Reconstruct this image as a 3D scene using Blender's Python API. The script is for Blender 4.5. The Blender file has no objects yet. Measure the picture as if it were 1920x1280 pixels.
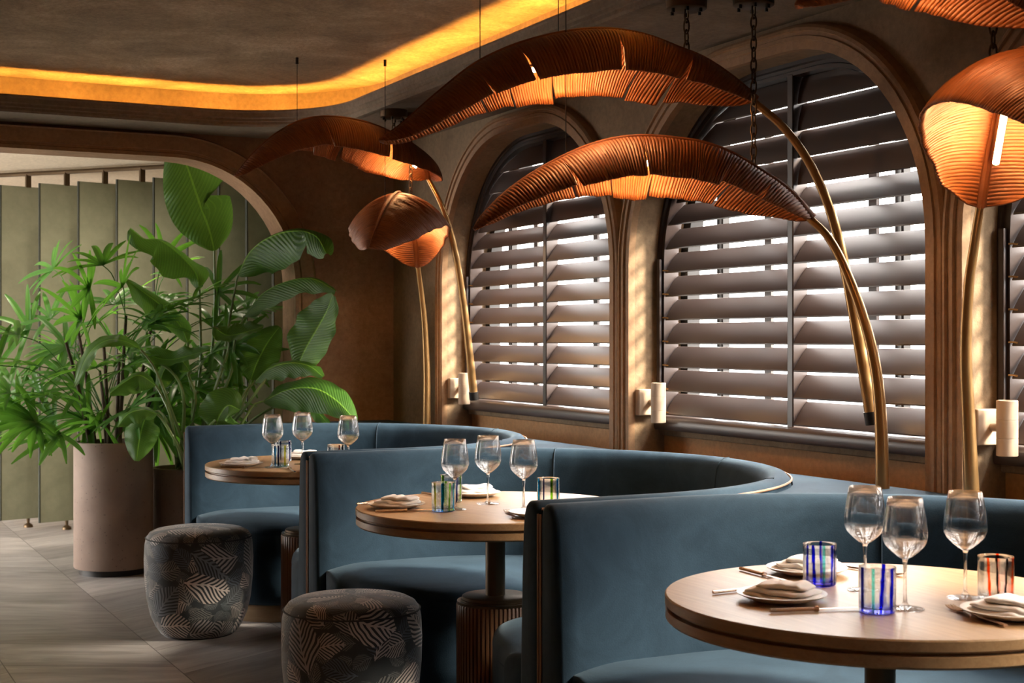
import bpy, math, random
from mathutils import Vector, Matrix, noise
random.seed(7)
PI = math.pi
SC = bpy.context.scene
COL = SC.collection

# ------------------------------------------------------------------ camera, world, sun, exposure
YAW = math.radians(26.9)
FPX, HZ, EYE = 2700.0, 635.0, 1.29
FW = Vector((math.sin(YAW), math.cos(YAW), 0)); RT = Vector((math.cos(YAW), -math.sin(YAW), 0))
cd = bpy.data.cameras.new('camera'); cam = bpy.data.objects.new('camera', cd); COL.objects.link(cam)
cam.location = (0, 0, EYE); cam.rotation_euler = (PI/2, 0, -YAW)
cd.sensor_width = 36; cd.lens = FPX*36/1920; cd.shift_y = -5/1920
cd.clip_start = .05; cd.clip_end = 200
cd.dof.use_dof = True; cd.dof.focus_distance = 4.7; cd.dof.aperture_fstop = 8
SC.camera = cam
SC.view_settings.view_transform = 'Standard'; SC.view_settings.look = 'None'
SC.view_settings.gamma = 1; SC.view_settings.use_curve_mapping = False
SC.view_settings.exposure = 0.18
wd = bpy.data.worlds.new('world'); SC.world = wd; wd.use_nodes = True
_t = wd.node_tree; _bg = _t.nodes['Background']; _bg.inputs[0].default_value = (1, .97, .93, 1)
_tc = _t.nodes.new('ShaderNodeTexCoord'); _sx = _t.nodes.new('ShaderNodeSeparateXYZ'); _mr = _t.nodes.new('ShaderNodeMapRange')
_t.links.new(_tc.outputs['Generated'], _sx.inputs[0]); _t.links.new(_sx.outputs[2], _mr.inputs[0]); _t.links.new(_mr.outputs[0], _bg.inputs[1])
for _k, _v in ((1, -.05), (2, .8), (3, 8.0), (4, 44.0)): _mr.inputs[_k].default_value = _v   # overcast sky, brightest overhead
def sun(direction, strength, color, angle):
    ld = bpy.data.lights.new('sun', 'SUN'); ld.energy = strength; ld.color = color; ld.angle = math.radians(angle)
    o = bpy.data.objects.new('sun', ld); COL.objects.link(o)
    o.rotation_euler = Vector(direction).to_track_quat('-Z', 'Y').to_euler(); return o
sun((-.62, .50, -.60), 26.0, (1, .88, .70), 12)
def portal(loc, direction, sx, sy):
    ld = bpy.data.lights.new('portal', 'AREA'); ld.shape = 'RECTANGLE'; ld.size = sx; ld.size_y = sy
    ld.cycles.is_portal = True
    o = bpy.data.objects.new('portal', ld); COL.objects.link(o); o.location = loc
    o.rotation_euler = Vector(direction).to_track_quat('-Z', 'Y').to_euler(); return o

def at(u, v, t):            # a point at depth t in front of the camera's place
    return FW*t + RT*((u-960)/FPX*t) + Vector((0, 0, EYE + (HZ-v)/FPX*t))
def on_plane(u, v, z):      # where a sight line meets a horizontal plane
    return at(u, v, (EYE-z)*FPX/(v-HZ))

# ------------------------------------------------------------------ mesh helpers
class MB:
    def __init__(s): s.v = []; s.f = []; s.uv = []; s.col = []
    def add(s, vs, fs, uvs=None):
        n = len(s.v); s.v += [Vector(p) for p in vs]; s.f += [tuple(i+n for i in f) for f in fs]
        s.uv += uvs if uvs else [(0, 0)]*len(vs); return s
    def box(s, c, size, rot=None):
        x, y, z = size[0]/2, size[1]/2, size[2]/2
        vs = [Vector(p) for p in ((-x,-y,-z),(x,-y,-z),(x,y,-z),(-x,y,-z),(-x,-y,z),(x,-y,z),(x,y,z),(-x,y,z))]
        if rot is not None: vs = [rot @ p for p in vs]
        c = Vector(c)
        return s.add([p+c for p in vs], [(3,2,1,0),(4,5,6,7),(0,1,5,4),(1,2,6,5),(2,3,7,6),(3,0,4,7)])
    def grid(s, rows, uvs=None, close_u=False, close_v=False, flip=False):
        R = len(rows); Cn = len(rows[0]); vs = [p for r in rows for p in r]; fs = []
        for i in range(R if close_v else R-1):
            for j in range(Cn if close_u else Cn-1):
                a, b = i*Cn+j, i*Cn+(j+1) % Cn
                c, d = ((i+1) % R)*Cn+(j+1) % Cn, ((i+1) % R)*Cn+j
                fs.append((d, c, b, a) if flip else (a, b, c, d))
        return s.add(vs, fs, [w for r in uvs for w in r] if uvs else None)
    def lathe(s, prof, seg=48, c=(0, 0, 0), rfun=None, cap=True):
        c = Vector(c); rows = []; uvs = []; L = 0; pr = None
        for (r, z) in prof:
            if pr is not None: L += math.hypot(r-pr[0], z-pr[1])
            pr = (r, z); row = []; ur = []
            for j in range(seg):
                a = 2*PI*j/seg; rr = r*(rfun(a, z) if rfun else 1)
                row.append(c + Vector((rr*math.cos(a), rr*math.sin(a), z))); ur.append((j/seg, L))
            rows.append(row); uvs.append(ur)
        n = len(s.v); s.grid(rows, uvs, close_u=True)
        if cap:
            if prof[0][0] > 1e-6: s.f.append(tuple(n+j for j in reversed(range(seg))))
            if prof[-1][0] > 1e-6:
                m = n+(len(prof)-1)*seg; s.f.append(tuple(m+j for j in range(seg)))
        return s
    def tube(s, pts, rad, seg=10, closed=False, squash=1.0):
        pts = [Vector(p) for p in pts]; n = len(pts); rows = []; up = None
        for i, p in enumerate(pts):
            t = (pts[(i+1) % n]-pts[i-1]) if closed else (pts[min(i+1, n-1)]-pts[max(i-1, 0)])
            t.normalize()
            if up is None:
                up = Vector((0, 0, 1)) if abs(t.z) < .9 else Vector((1, 0, 0))
            a = t.cross(up).normalized(); b = a.cross(t).normalized(); up = b
            r = rad(i/(n-1)) if callable(rad) else rad
            rows.append([p + a*(r*math.cos(2*PI*j/seg)) + b*(r*squash*math.sin(2*PI*j/seg)) for j in range(seg)])
        k = len(s.v); uv = [[(j/seg, i/n) for j in range(seg)] for i in range(n)]
        s.grid(rows, uv, close_u=True, close_v=closed, flip=True)
        if not closed:
            s.f.append(tuple(k+j for j in range(seg))); s.f.append(tuple(k+(n-1)*seg+j for j in reversed(range(seg))))
        return s
    def build(s, name, mat, parent=None, base=None, smooth=True, solid=0, bevel=0, auto=35, offset=0):
        b = Vector(base) if base is not None else (Vector(parent.location) if parent is not None and parent.get('_world') else Vector((0, 0, 0)))
        me = bpy.data.meshes.new(name)
        me.from_pydata([tuple(p-b) for p in s.v], [], s.f)
        if any(u != (0, 0) for u in s.uv):
            l = me.uv_layers.new(name='UVMap')
            l.data.foreach_set('uv', [c for lp in me.loops for c in s.uv[lp.vertex_index]])
        if s.col:
            a = me.color_attributes.new('Col', 'FLOAT_COLOR', 'POINT')
            for i, c in enumerate(s.col): a.data[i].color = c
        me.materials.append(mat)
        if smooth:
            me.polygons.foreach_set('use_smooth', [True]*len(me.polygons))
            if auto: me.set_sharp_from_angle(angle=math.radians(auto))
        me.update()
        o = bpy.data.objects.new(name, me); COL.objects.link(o)
        if parent is not None: o.parent = parent
        if bevel:
            m = o.modifiers.new('bevel', 'BEVEL'); m.width = bevel; m.segments = 2; m.limit_method = 'ANGLE'
        if solid:
            m = o.modifiers.new('solid', 'SOLIDIFY'); m.thickness = solid; m.offset = offset
        return o
def spline(pts, n):
    P = [Vector(p) for p in pts]; P = [2*P[0]-P[1]]+P+[2*P[-1]-P[-2]]; raw = []
    for i in range(1, len(P)-2):
        for k in range(24):
            t = k/24; a, b, c, d = P[i-1], P[i], P[i+1], P[i+2]
            raw.append(.5*((2*b)+(c-a)*t+(2*a-5*b+4*c-d)*t*t+(3*b-a-3*c+d)*t**3))
    raw.append(P[-2]); L = [0]
    for i in range(1, len(raw)): L.append(L[-1]+(raw[i]-raw[i-1]).length)
    out = []; j = 0
    for k in range(n):
        d = L[-1]*k/(n-1)
        while j < len(L)-2 and L[j+1] < d: j += 1
        w = (d-L[j])/max(1e-9, L[j+1]-L[j]); out.append(raw[j].lerp(raw[j+1], min(1, max(0, w))))
    return out
def thing(name, label, cat, loc=(0, 0, 0), rz=0, group=None, world=False):
    o = bpy.data.objects.new(name, None); COL.objects.link(o); o.location = loc; o.rotation_euler = (0, 0, rz)
    o.empty_display_size = .05
    o['label'] = label; o['category'] = cat
    if group: o['group'] = group
    if world: o['_world'] = True
    return o
def tag(o, label, cat, group=None):
    o['label'] = label; o['category'] = cat
    if group: o['group'] = group
    return o
def struct(o): o['kind'] = 'structure'; return o
def dup(root, loc, rz, label):
    r = root.copy(); COL.objects.link(r); r.location = loc; r.rotation_euler = (0, 0, rz); r['label'] = label
    for ch in list(root.children):
        c = ch.copy(); COL.objects.link(c); c.parent = r
        for g in list(ch.children):
            d = g.copy(); COL.objects.link(d); d.parent = c
    return r

# ------------------------------------------------------------------ materials
class NT:
    def __init__(s, name):
        s.m = bpy.data.materials.new(name); s.m.use_nodes = True; s.t = s.m.node_tree
        s.b = s.t.nodes['Principled BSDF']; s.out = s.t.nodes['Material Output']
    def n(s, typ, **kw):
        o = s.t.nodes.new(typ)
        for k, v in kw.items(): setattr(o, k, v)
        return o
    def link(s, a, b): s.t.links.new(a, b)
    def put(s, sock, val):
        if isinstance(val, bpy.types.NodeSocket): s.link(val, sock)
        else: sock.default_value = val
    def math(s, op, a, b=0.0, c=0.0):
        o = s.n('ShaderNodeMath', operation=op); s.put(o.inputs[0], a); s.put(o.inputs[1], b); s.put(o.inputs[2], c); return o.outputs[0]
    def coord(s, kind='Object', scale=None):
        o = s.n('ShaderNodeTexCoord').outputs[kind]
        if scale:
            m = s.n('ShaderNodeMapping'); s.link(o, m.inputs[0]); m.inputs['Scale'].default_value = scale; return m.outputs[0]
        return o
    def noise(s, vec, scale, detail=4, rough=.6, dist=0):
        o = s.n('ShaderNodeTexNoise'); s.link(vec, o.inputs['Vector']); o.inputs['Scale'].default_value = scale
        o.inputs['Detail'].default_value = detail; o.inputs['Roughness'].default_value = rough; o.inputs['Distortion'].default_value = dist
        return o.outputs[0]
    def ramp(s, fac, stops):
        o = s.n('ShaderNodeValToRGB'); s.link(fac, o.inputs[0]); e = o.color_ramp.elements
        while len(e) < len(stops): e.new(.5)
        for k, (p, c) in enumerate(stops): e[k].position = p; e[k].color = (*c, 1) if len(c) == 3 else c
        return o.outputs[0]
    def mix(s, fac, a, b, blend='MIX'):
        o = s.n('ShaderNodeMix', data_type='RGBA', blend_type=blend); s.put(o.inputs[0], fac)
        s.put(o.inputs[6], (*a, 1) if isinstance(a, tuple) and len(a) == 3 else a); s.put(o.inputs[7], (*b, 1) if isinstance(b, tuple) and len(b) == 3 else b)
        return o.outputs[2]
    def bump(s, h, strength=.3, dist=.01):
        o = s.n('ShaderNodeBump'); o.inputs['Strength'].default_value = strength; o.inputs['Distance'].default_value = dist
        s.link(h, o.inputs['Height']); s.link(o.outputs[0], s.b.inputs['Normal']); return o
    def set(s, **kw):
        for k, v in kw.items():
            k = k.replace('_', ' ')
            if isinstance(v, tuple) and len(v) == 3: v = (*v, 1)
            s.put(s.b.inputs[k], v)
        return s
def simple(name, col, rough=.5, metal=0, **kw):
    return NT(name).set(Base_Color=col, Roughness=rough, Metallic=metal, **kw).m
def plaster(name, c1, c2, c3, scale=2.2, bump=.35, rough=.85, fine=45):
    t = NT(name); v = t.coord('Object'); a = t.noise(v, scale, 8, .68, .6); b = t.noise(v, fine, 5, .7)
    col = t.ramp(a, [(.30, c1), (.52, c2), (.72, c3)])
    col = t.mix(t.ramp(b, [(.35, (0, 0, 0)), (.7, (.5, .5, .5))]), col, tuple(x*.55 for x in c1))
    t.set(Base_Color=col, Roughness=rough); h = t.math('ADD', t.math('MULTIPLY', a, .6), t.math('MULTIPLY', b, .4)); t.bump(h, bump, .02)
    return t.m
M = {}
M['wall'] = plaster('wall_plaster', (.20, .128, .068), (.29, .19, .105), (.38, .265, .16), 1.8, .25)
M['jamb'] = M['wall']
M['wall_back'] = plaster('terracotta_plaster', (.25, .13, .062), (.36, .20, .105), (.46, .28, .165), 2.0, .25)
M['apron'] = plaster('glow_tinted_plaster', (.40, .19, .065), (.50, .25, .09), (.56, .31, .13), 1.5, .15, .7)  # orange base colour carries the lamps' warm glow below the sills
M['ceil'] = plaster('ceiling_plaster', (.22, .155, .095), (.44, .325, .205), (.66, .51, .35), 2.4, .8, .95, 60)
M['soffit'] = plaster('soffit_plaster', (.18, .135, .09), (.25, .19, .13), (.33, .26, .19), 2.0, .3)
M['trim'] = plaster('trim_plaster', (.30, .165, .078), (.38, .215, .105), (.44, .27, .145), 3.0, .12, .7)
M['cream'] = plaster('cream_plaster', (.66, .56, .42), (.76, .66, .51), (.82, .73, .59), 1.2, .15)
M['shutter'] = simple('shutter_paint', (.055, .036, .030), .36)
M['shutter_frame'] = simple('shutter_frame_paint', (.03, .019, .016), .36)
M['dark'] = simple('dark_metal', (.02, .018, .017), .4, .6)
M['brass'] = NT('aged_brass').set(Base_Color=(.36, .205, .08), Metallic=.85, Roughness=.34).m
M['bronze'] = simple('dark_bronze', (.10, .065, .035), .42, .8)
M['steel'] = simple('brushed_copper_steel', (.62, .47, .37), .26, 1)
M['sconce'] = simple('cream_paint', (.46, .345, .24), .6)
M['soil'] = simple('soil', (.02, .014, .01), .95)
def velvet():
    t = NT('blue_velvet'); v = t.coord('Object'); a = t.noise(v, 5.0, 7, .7, 1.2); b = t.noise(v, 240, 3, .7)
    col = t.ramp(a, [(.3, (.0085, .0225, .038)), (.7, (.019, .042, .066))])
    t.set(Base_Color=col, Roughness=.85, Sheen_Weight=.12, Sheen_Roughness=.4, Sheen_Tint=(.5, .66, .76)); t.b.inputs['Specular IOR Level'].default_value = .2
    t.bump(b, .25, .002); return t.m
M['velvet'] = velvet()
M['seam'] = simple('seam_thread', (.012, .03, .048), .9)
M['piping'] = simple('tan_piping', (.30, .15, .075), .6)
def wood(name, c1, c2, sc=(3, 40, 40), rough=.38):
    t = NT(name); v = t.coord('Object', sc); a = t.noise(v, 1.6, 8, .65, .7); col = t.ramp(a, [(.3, c1), (.7, c2)])
    t.set(Base_Color=col, Roughness=rough); t.bump(a, .05, .004); return t.m
M['oak'] = wood('oak', (.25, .138, .06), (.37, .222, .108), (60, 3, 60))
M['oak_dark'] = wood('walnut_ribs', (.10, .045, .02), (.17, .08, .035), (30, 30, 3), .5)
M['plinth'] = wood('plinth_wood', (.3, .19, .1), (.42, .28, .16), (3, 3, 40))
def leafmetal():
    t = NT('copper_leaf'); v = t.coord('UV'); s = t.n('ShaderNodeSeparateXYZ'); t.link(v, s.inputs[0])
    ob = t.coord('Object'); nz = t.noise(ob, 6, 5, .6)
    mp = t.n('ShaderNodeMapping'); t.link(v, mp.inputs[0]); mp.inputs['Scale'].default_value = (260, 2.5, 1)
    st = t.noise(mp.outputs[0], 1, 3, .6)
    col = t.ramp(st, [(.22, (.12, .032, .009)), (.55, (.29, .092, .022)), (.85, (.42, .155, .04))])
    col = t.mix(t.math('MULTIPLY', nz, .5), col, (.15, .042, .012))
    t.set(Base_Color=col, Roughness=.48, Metallic=.15); t.bump(st, .5, .004); return t.m
M['leafmetal'] = leafmetal()
def emit(name, col, s):
    t = NT(name); t.set(Base_Color=(0, 0, 0), Emission_Color=col, Emission_Strength=s); return t.m
M['led'] = emit('led_tube', (1, .55, .23), 250)
M['cove'] = emit('cove_led', (1, .43, .066), 82)
def glass(name, attr=False):
    t = NT(name); g = t.n('ShaderNodeBsdfGlass'); g.inputs['Roughness'].default_value = 0; g.inputs['IOR'].default_value = 1.46
    tr = t.n('ShaderNodeBsdfTransparent'); mx = t.n('ShaderNodeMixShader'); mx.inputs[0].default_value = .35
    if attr:
        a = t.n('ShaderNodeAttribute'); a.attribute_name = 'Col'; t.link(a.outputs[0], g.inputs[0]); t.link(a.outputs[0], tr.inputs[0])
    else:
        g.inputs[0].default_value = (1, 1, 1, 1)
    t.link(g.outputs[0], mx.inputs[1]); t.link(tr.outputs[0], mx.inputs[2]); t.link(mx.outputs[0], t.out.inputs[0]); return t.m
M['glass'] = glass('clear_glass'); M['tumbler'] = glass('striped_glass', True)
def pane():
    t = NT('window_glass'); tr = t.n('ShaderNodeBsdfTransparent'); gl = t.n('ShaderNodeBsdfGlossy'); gl.inputs['Roughness'].default_value = 0
    mx = t.n('ShaderNodeMixShader'); mx.inputs[0].default_value = .05
    t.link(tr.outputs[0], mx.inputs[1]); t.link(gl.outputs[0], mx.inputs[2]); t.link(mx.outputs[0], t.out.inputs[0]); return t.m
M['pane'] = pane()
M['linen'] = NT('linen').set(Base_Color=(.84, .79, .74), Roughness=.9, Sheen_Weight=.2).m
M['ceramic'] = simple('ceramic', (.62, .55, .47), .3)
def concrete():
    t = NT('planter_concrete'); v = t.coord('Object'); a = t.noise(v, 3, 6, .6); b = t.n('ShaderNodeTexVoronoi'); t.link(v, b.inputs['Vector']); b.inputs['Scale'].default_value = 38
    pit = t.math('LESS_THAN', b.outputs['Distance'], .13)
    col = t.mix(t.math('MULTIPLY', pit, .6), t.ramp(a, [(.3, (.16, .105, .078)), (.7, (.235, .165, .125))]), (.06, .04, .03))
    t.set(Base_Color=col, Roughness=.75); t.bump(a, .15, .01); return t.m
M['concrete'] = concrete()
def felt():
    t = NT('green_felt'); v = t.coord('Object'); a = t.noise(v, 4, 6, .7); b = t.noise(v, 160, 2, .6)
    col = t.ramp(a, [(.3, (.19, .195, .135)), (.7, (.28, .285, .205))]); t.set(Base_Color=col, Roughness=.9); t.bump(b, .2, .003); return t.m
M['felt'] = felt()
M['edge'] = simple('edge_shade_dark', (.02, .022, .014), .9)  # dark colour standing in for shade along the screen edges
def leafmat(name, c1, c2, trans, tr=.35, rough=.32, veins=26, bumpy=.25):
    t = NT(name); v = t.coord('UV'); s = t.n('ShaderNodeSeparateXYZ'); t.link(v, s.inputs[0])
    w = t.math('SINE', t.math('MULTIPLY', t.math('ADD', s.outputs[0], t.math('MULTIPLY', s.outputs[1], -.25)), veins*6.283))
    ob = t.coord('Object'); nz = t.noise(ob, 5, 4, .6)
    col = t.ramp(nz, [(.3, c1), (.7, c2)]); col = t.mix(t.math('MULTIPLY', t.math('GREATER_THAN', w, .75), .25), col, trans)
    rib = t.math('LESS_THAN', t.math('ABSOLUTE', s.outputs[1]), .035); col = t.mix(rib, col, trans)
    t.set(Base_Color=col, Roughness=rough); t.b.inputs['Specular IOR Level'].default_value = .32; t.bump(w, bumpy, .004)
    tl = t.n('ShaderNodeBsdfTranslucent'); tl.inputs[0].default_value = (*trans, 1)
    mx = t.n('ShaderNodeMixShader'); mx.inputs[0].default_value = tr
    t.link(t.b.outputs[0], mx.inputs[1]); t.link(tl.outputs[0], mx.inputs[2]); t.link(mx.outputs[0], t.out.inputs[0]); return t.m
M['leaf'] = leafmat('paddle_leaf', (.024, .07, .013), (.05, .14, .018), (.2, .42, .05), .3, .46)
M['frond'] = leafmat('fan_leaf', (.022, .075, .016), (.045, .14, .026), (.20, .50, .045), .34, .38, 0, 0)
M['petiole'] = simple('green_stalk', (.12, .19, .05), .45)
M['cane'] = simple('brown_cane', (.06, .038, .02), .85)
def pouf_fabric():
    t = NT('leaf_print_fabric'); uv = t.coord('UV')
    def leaves(scale, seed, wid, ln):
        mp = t.n('ShaderNodeMapping'); t.link(uv, mp.inputs[0]); mp.inputs['Scale'].default_value = (scale*1.45, scale, 1); mp.inputs['Location'].default_value = (seed, seed*.7, 0)
        nz = t.n('ShaderNodeTexNoise'); t.link(mp.outputs[0], nz.inputs['Vector']); nz.inputs['Scale'].default_value = 1.1
        vm = t.n('ShaderNodeVectorMath', operation='SCALE'); t.link(nz.outputs[1], vm.inputs[0]); vm.inputs['Scale'].default_value = .35
        va = t.n('ShaderNodeVectorMath', operation='ADD'); t.link(mp.outputs[0], va.inputs[0]); t.link(vm.outputs[0], va.inputs[1])
        vo = t.n('ShaderNodeTexVoronoi', voronoi_dimensions='2D'); t.link(va.outputs[0], vo.inputs['Vector']); vo.inputs['Scale'].default_value = 1
        su = t.n('ShaderNodeVectorMath', operation='SUBTRACT'); t.link(va.outputs[0], su.inputs[0]); t.link(vo.outputs['Position'], su.inputs[1])
        ro = t.n('ShaderNodeVectorRotate', rotation_type='Z_AXIS'); t.link(su.outputs[0], ro.inputs['Vector'])
        sc = t.n('ShaderNodeSeparateColor'); t.link(vo.outputs['Color'], sc.inputs[0])
        t.link(t.math('MULTIPLY', t.math('SUBTRACT', sc.outputs[0], .5), 4.4), ro.inputs['Angle'])
        xy = t.n('ShaderNodeSeparateXYZ'); t.link(ro.outputs[0], xy.inputs[0]); x = t.math('ABSOLUTE', xy.outputs[0]); y = xy.outputs[1]
        env = t.math('MULTIPLY', t.math('SUBTRACT', 1.0, t.math('POWER', t.math('DIVIDE', t.math('ABSOLUTE', y), ln), 2.0)), wid)
        inside = t.math('LESS_THAN', x, env)
        st = t.math('SINE', t.math('MULTIPLY', t.math('SUBTRACT', y, t.math('MULTIPLY', x, 1.25)), 44))
        fing = t.math('GREATER_THAN', t.math('ADD', st, t.math('MULTIPLY', nz.outputs[0], 1.2)), .55)
        rib = t.math('LESS_THAN', x, .02)
        return inside, t.math('MAXIMUM', fing, rib), sc.outputs[1], st
    i1, f1, r1, s1 = leaves(6.2, 3.1, .42, .62); i2, f2, r2, s2 = leaves(10, 9.4, .40, .6); i3, f3, r3, s3 = leaves(16, 21.3, .38, .6)
    ink = (.012, .016, .02)
    bg = t.mix(t.math('MULTIPLY', i3, f3), (.02, .026, .03), t.ramp(r3, [(.2, (.08, .095, .10)), (.8, (.16, .155, .145))]))
    c2 = t.mix(f2, ink, t.ramp(r2, [(.25, (.07, .09, .115)), (.5, (.15, .15, .14)), (.85, (.40, .34, .31))]))
    col = t.mix(i2, bg, c2)
    c1 = t.mix(f1, ink, t.ramp(r1, [(.3, (.09, .11, .125)), (.5, (.14, .15, .17)), (.6, (.48, .41, .37))]))
    col = t.mix(t.math('MULTIPLY', i1, t.math('GREATER_THAN', r1, .35)), col, c1)
    fb = t.noise(t.coord('Object'), 180, 3, .7); t.set(Base_Color=col, Roughness=.7, Sheen_Weight=.35, Sheen_Roughness=.4); t.bump(fb, .2, .002); return t.m
M['pouf'] = pouf_fabric()
def floor_mat():
    t = NT('stone_chevron'); v = t.coord('Object'); s = t.n('ShaderNodeSeparateXYZ'); t.link(v, s.inputs[0]); W = .6
    cx = t.math('DIVIDE', t.math('SUBTRACT', s.outputs[0], 1.38-6), W); ci = t.math('FLOOR', cx); fx = t.math('FRACT', cx)
    sg = t.math('SUBTRACT', t.math('MULTIPLY', t.math('MODULO', ci, 2.0), 2.0), 1.0)
    w = t.math('DIVIDE', t.math('ADD', s.outputs[1], t.math('MULTIPLY', t.math('MULTIPLY', fx, sg), W*.55)), .46)
    wi = t.math('FLOOR', w); wf = t.math('FRACT', w)
    cmb = t.n('ShaderNodeCombineXYZ'); t.link(ci, cmb.inputs[0]); t.link(wi, cmb.inputs[1]); wn = t.n('ShaderNodeTexWhiteNoise'); t.link(cmb.outputs[0], wn.inputs['Vector'])
    rot = t.n('ShaderNodeVectorRotate', rotation_type='Z_AXIS'); t.link(v, rot.inputs['Vector']); t.link(t.math('MULTIPLY', sg, .5), rot.inputs['Angle'])
    mp = t.n('ShaderNodeMapping'); t.link(rot.outputs[0], mp.inputs[0]); mp.inputs['Scale'].default_value = (1.3, 7, 1)
    nz = t.noise(mp.outputs[0], 1.6, 8, .62, 1.2)
    col = t.ramp(nz, [(.28, (.18, .168, .162)), (.5, (.30, .285, .278)), (.75, (.43, .412, .40))])
    col = t.mix(.8, col, t.ramp(wn.outputs[0], [(0, (.45, .42, .41)), (1, (1, .98, .96))]), 'MULTIPLY')
    seam = t.math('MAXIMUM', t.math('LESS_THAN', fx, .008), t.math('LESS_THAN', wf, .011))
    col = t.mix(t.math('MULTIPLY', seam, .85), col, (.035, .03, .027))
    t.set(Base_Color=col, Roughness=.42); t.bump(nz, .08, .01); return t.m
M['floor'] = floor_mat()

# ------------------------------------------------------------------ setting
MOD = 1.83
WX = 3.06                       # window wall plane
WIN_C = [4.10-2*MOD, 4.10-MOD, 4.10, 4.10+MOD]     # window centres along the wall
HALF, TOP, RAD = .84, 2.262, .68
SOF, CEIL = 2.365, 2.555
YB = 7.5
XL, YF = -2.6, -2.0
def arch(c, half, top, r, z0, n=16):
    p = [(c+half, z0)]
    p += [(c+half-r+r*math.cos(a), top-r+r*math.sin(a)) for a in [PI/2*k/n for k in range(n+1)]]
    p += [(c-half+r+r*math.cos(a), top-r+r*math.sin(a)) for a in [PI/2+PI/2*k/n for k in range(n+1)]]
    p += [(c-half, z0)]; return p

b = MB()
b.box((0.5, 5, -.05), (8.4, 15, .1)); struct(b.build('floor', M['floor'], smooth=False))

# window wall with arched niches
b = MB()
for c in WIN_C:
    o = arch(c, HALF, TOP, RAD, 0); inner = [(WX, y, z) for y, z in o]
    b.grid([[(WX, y, z) for y, z in o[1:-1]], [(WX, y, 2.6) for y, z in o[1:-1]]], flip=True)
    for sgn in (1, -1):
        ye, yo = c+sgn*HALF, c+sgn*MOD/2
        b.add([(WX, ye, 0), (WX, yo, 0), (WX, yo, 2.6), (WX, ye, 2.6), (WX, ye, TOP-RAD)], [(0, 1, 2, 3, 4)])
    b.grid([inner, [(3.30, y, z) for y, z in o]])
yt, yb_ = WIN_C[-1]+MOD/2, WIN_C[0]-MOD/2
b.add([(WX, yt, 0), (WX, 7.75, 0), (WX, 7.75, 2.6), (WX, yt, 2.6)], [(0, 1, 2, 3)])
b.add([(WX, yb_, 0), (WX, YF, 0), (WX, YF, 2.6), (WX, yb_, 2.6)], [(0, 1, 2, 3)])
for k in range(len(WIN_C)+1):      # solid masonry between niches
    y = WIN_C[0]-MOD/2+k*MOD; b.box((3.19, y, 1.3), (.22, .13, 2.6))
struct(b.build('wall_right', M['wall'], smooth=True, auto=40))
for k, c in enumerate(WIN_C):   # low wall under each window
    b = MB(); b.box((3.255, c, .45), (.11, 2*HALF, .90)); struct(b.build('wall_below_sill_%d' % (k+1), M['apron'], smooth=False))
    b = MB(); b.box((3.245, c, .915), (.13, 2*HALF, .03)); struct(b.build('window_sill_%d' % (k+1), M['wall'], bevel=.004))

prof = [(0, .0), (0, -.03), (.028, -.03), (.031, -.038), (.044, -.038), (.047, -.032), (.058, -.032), (.061, -.040), (.072, -.037), (.082, -.028), (.092, 0)]
for k, c in enumerate(WIN_C):
    b = MB(); rows = []
    for n, dx in prof: rows.append([(WX+dx, y, z) for y, z in arch(c, HALF+n, TOP+n, RAD+n, 0)])
    b.grid(rows, flip=True); struct(b.build('trim_%d' % (k+1), M['trim'], auto=25))

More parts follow.
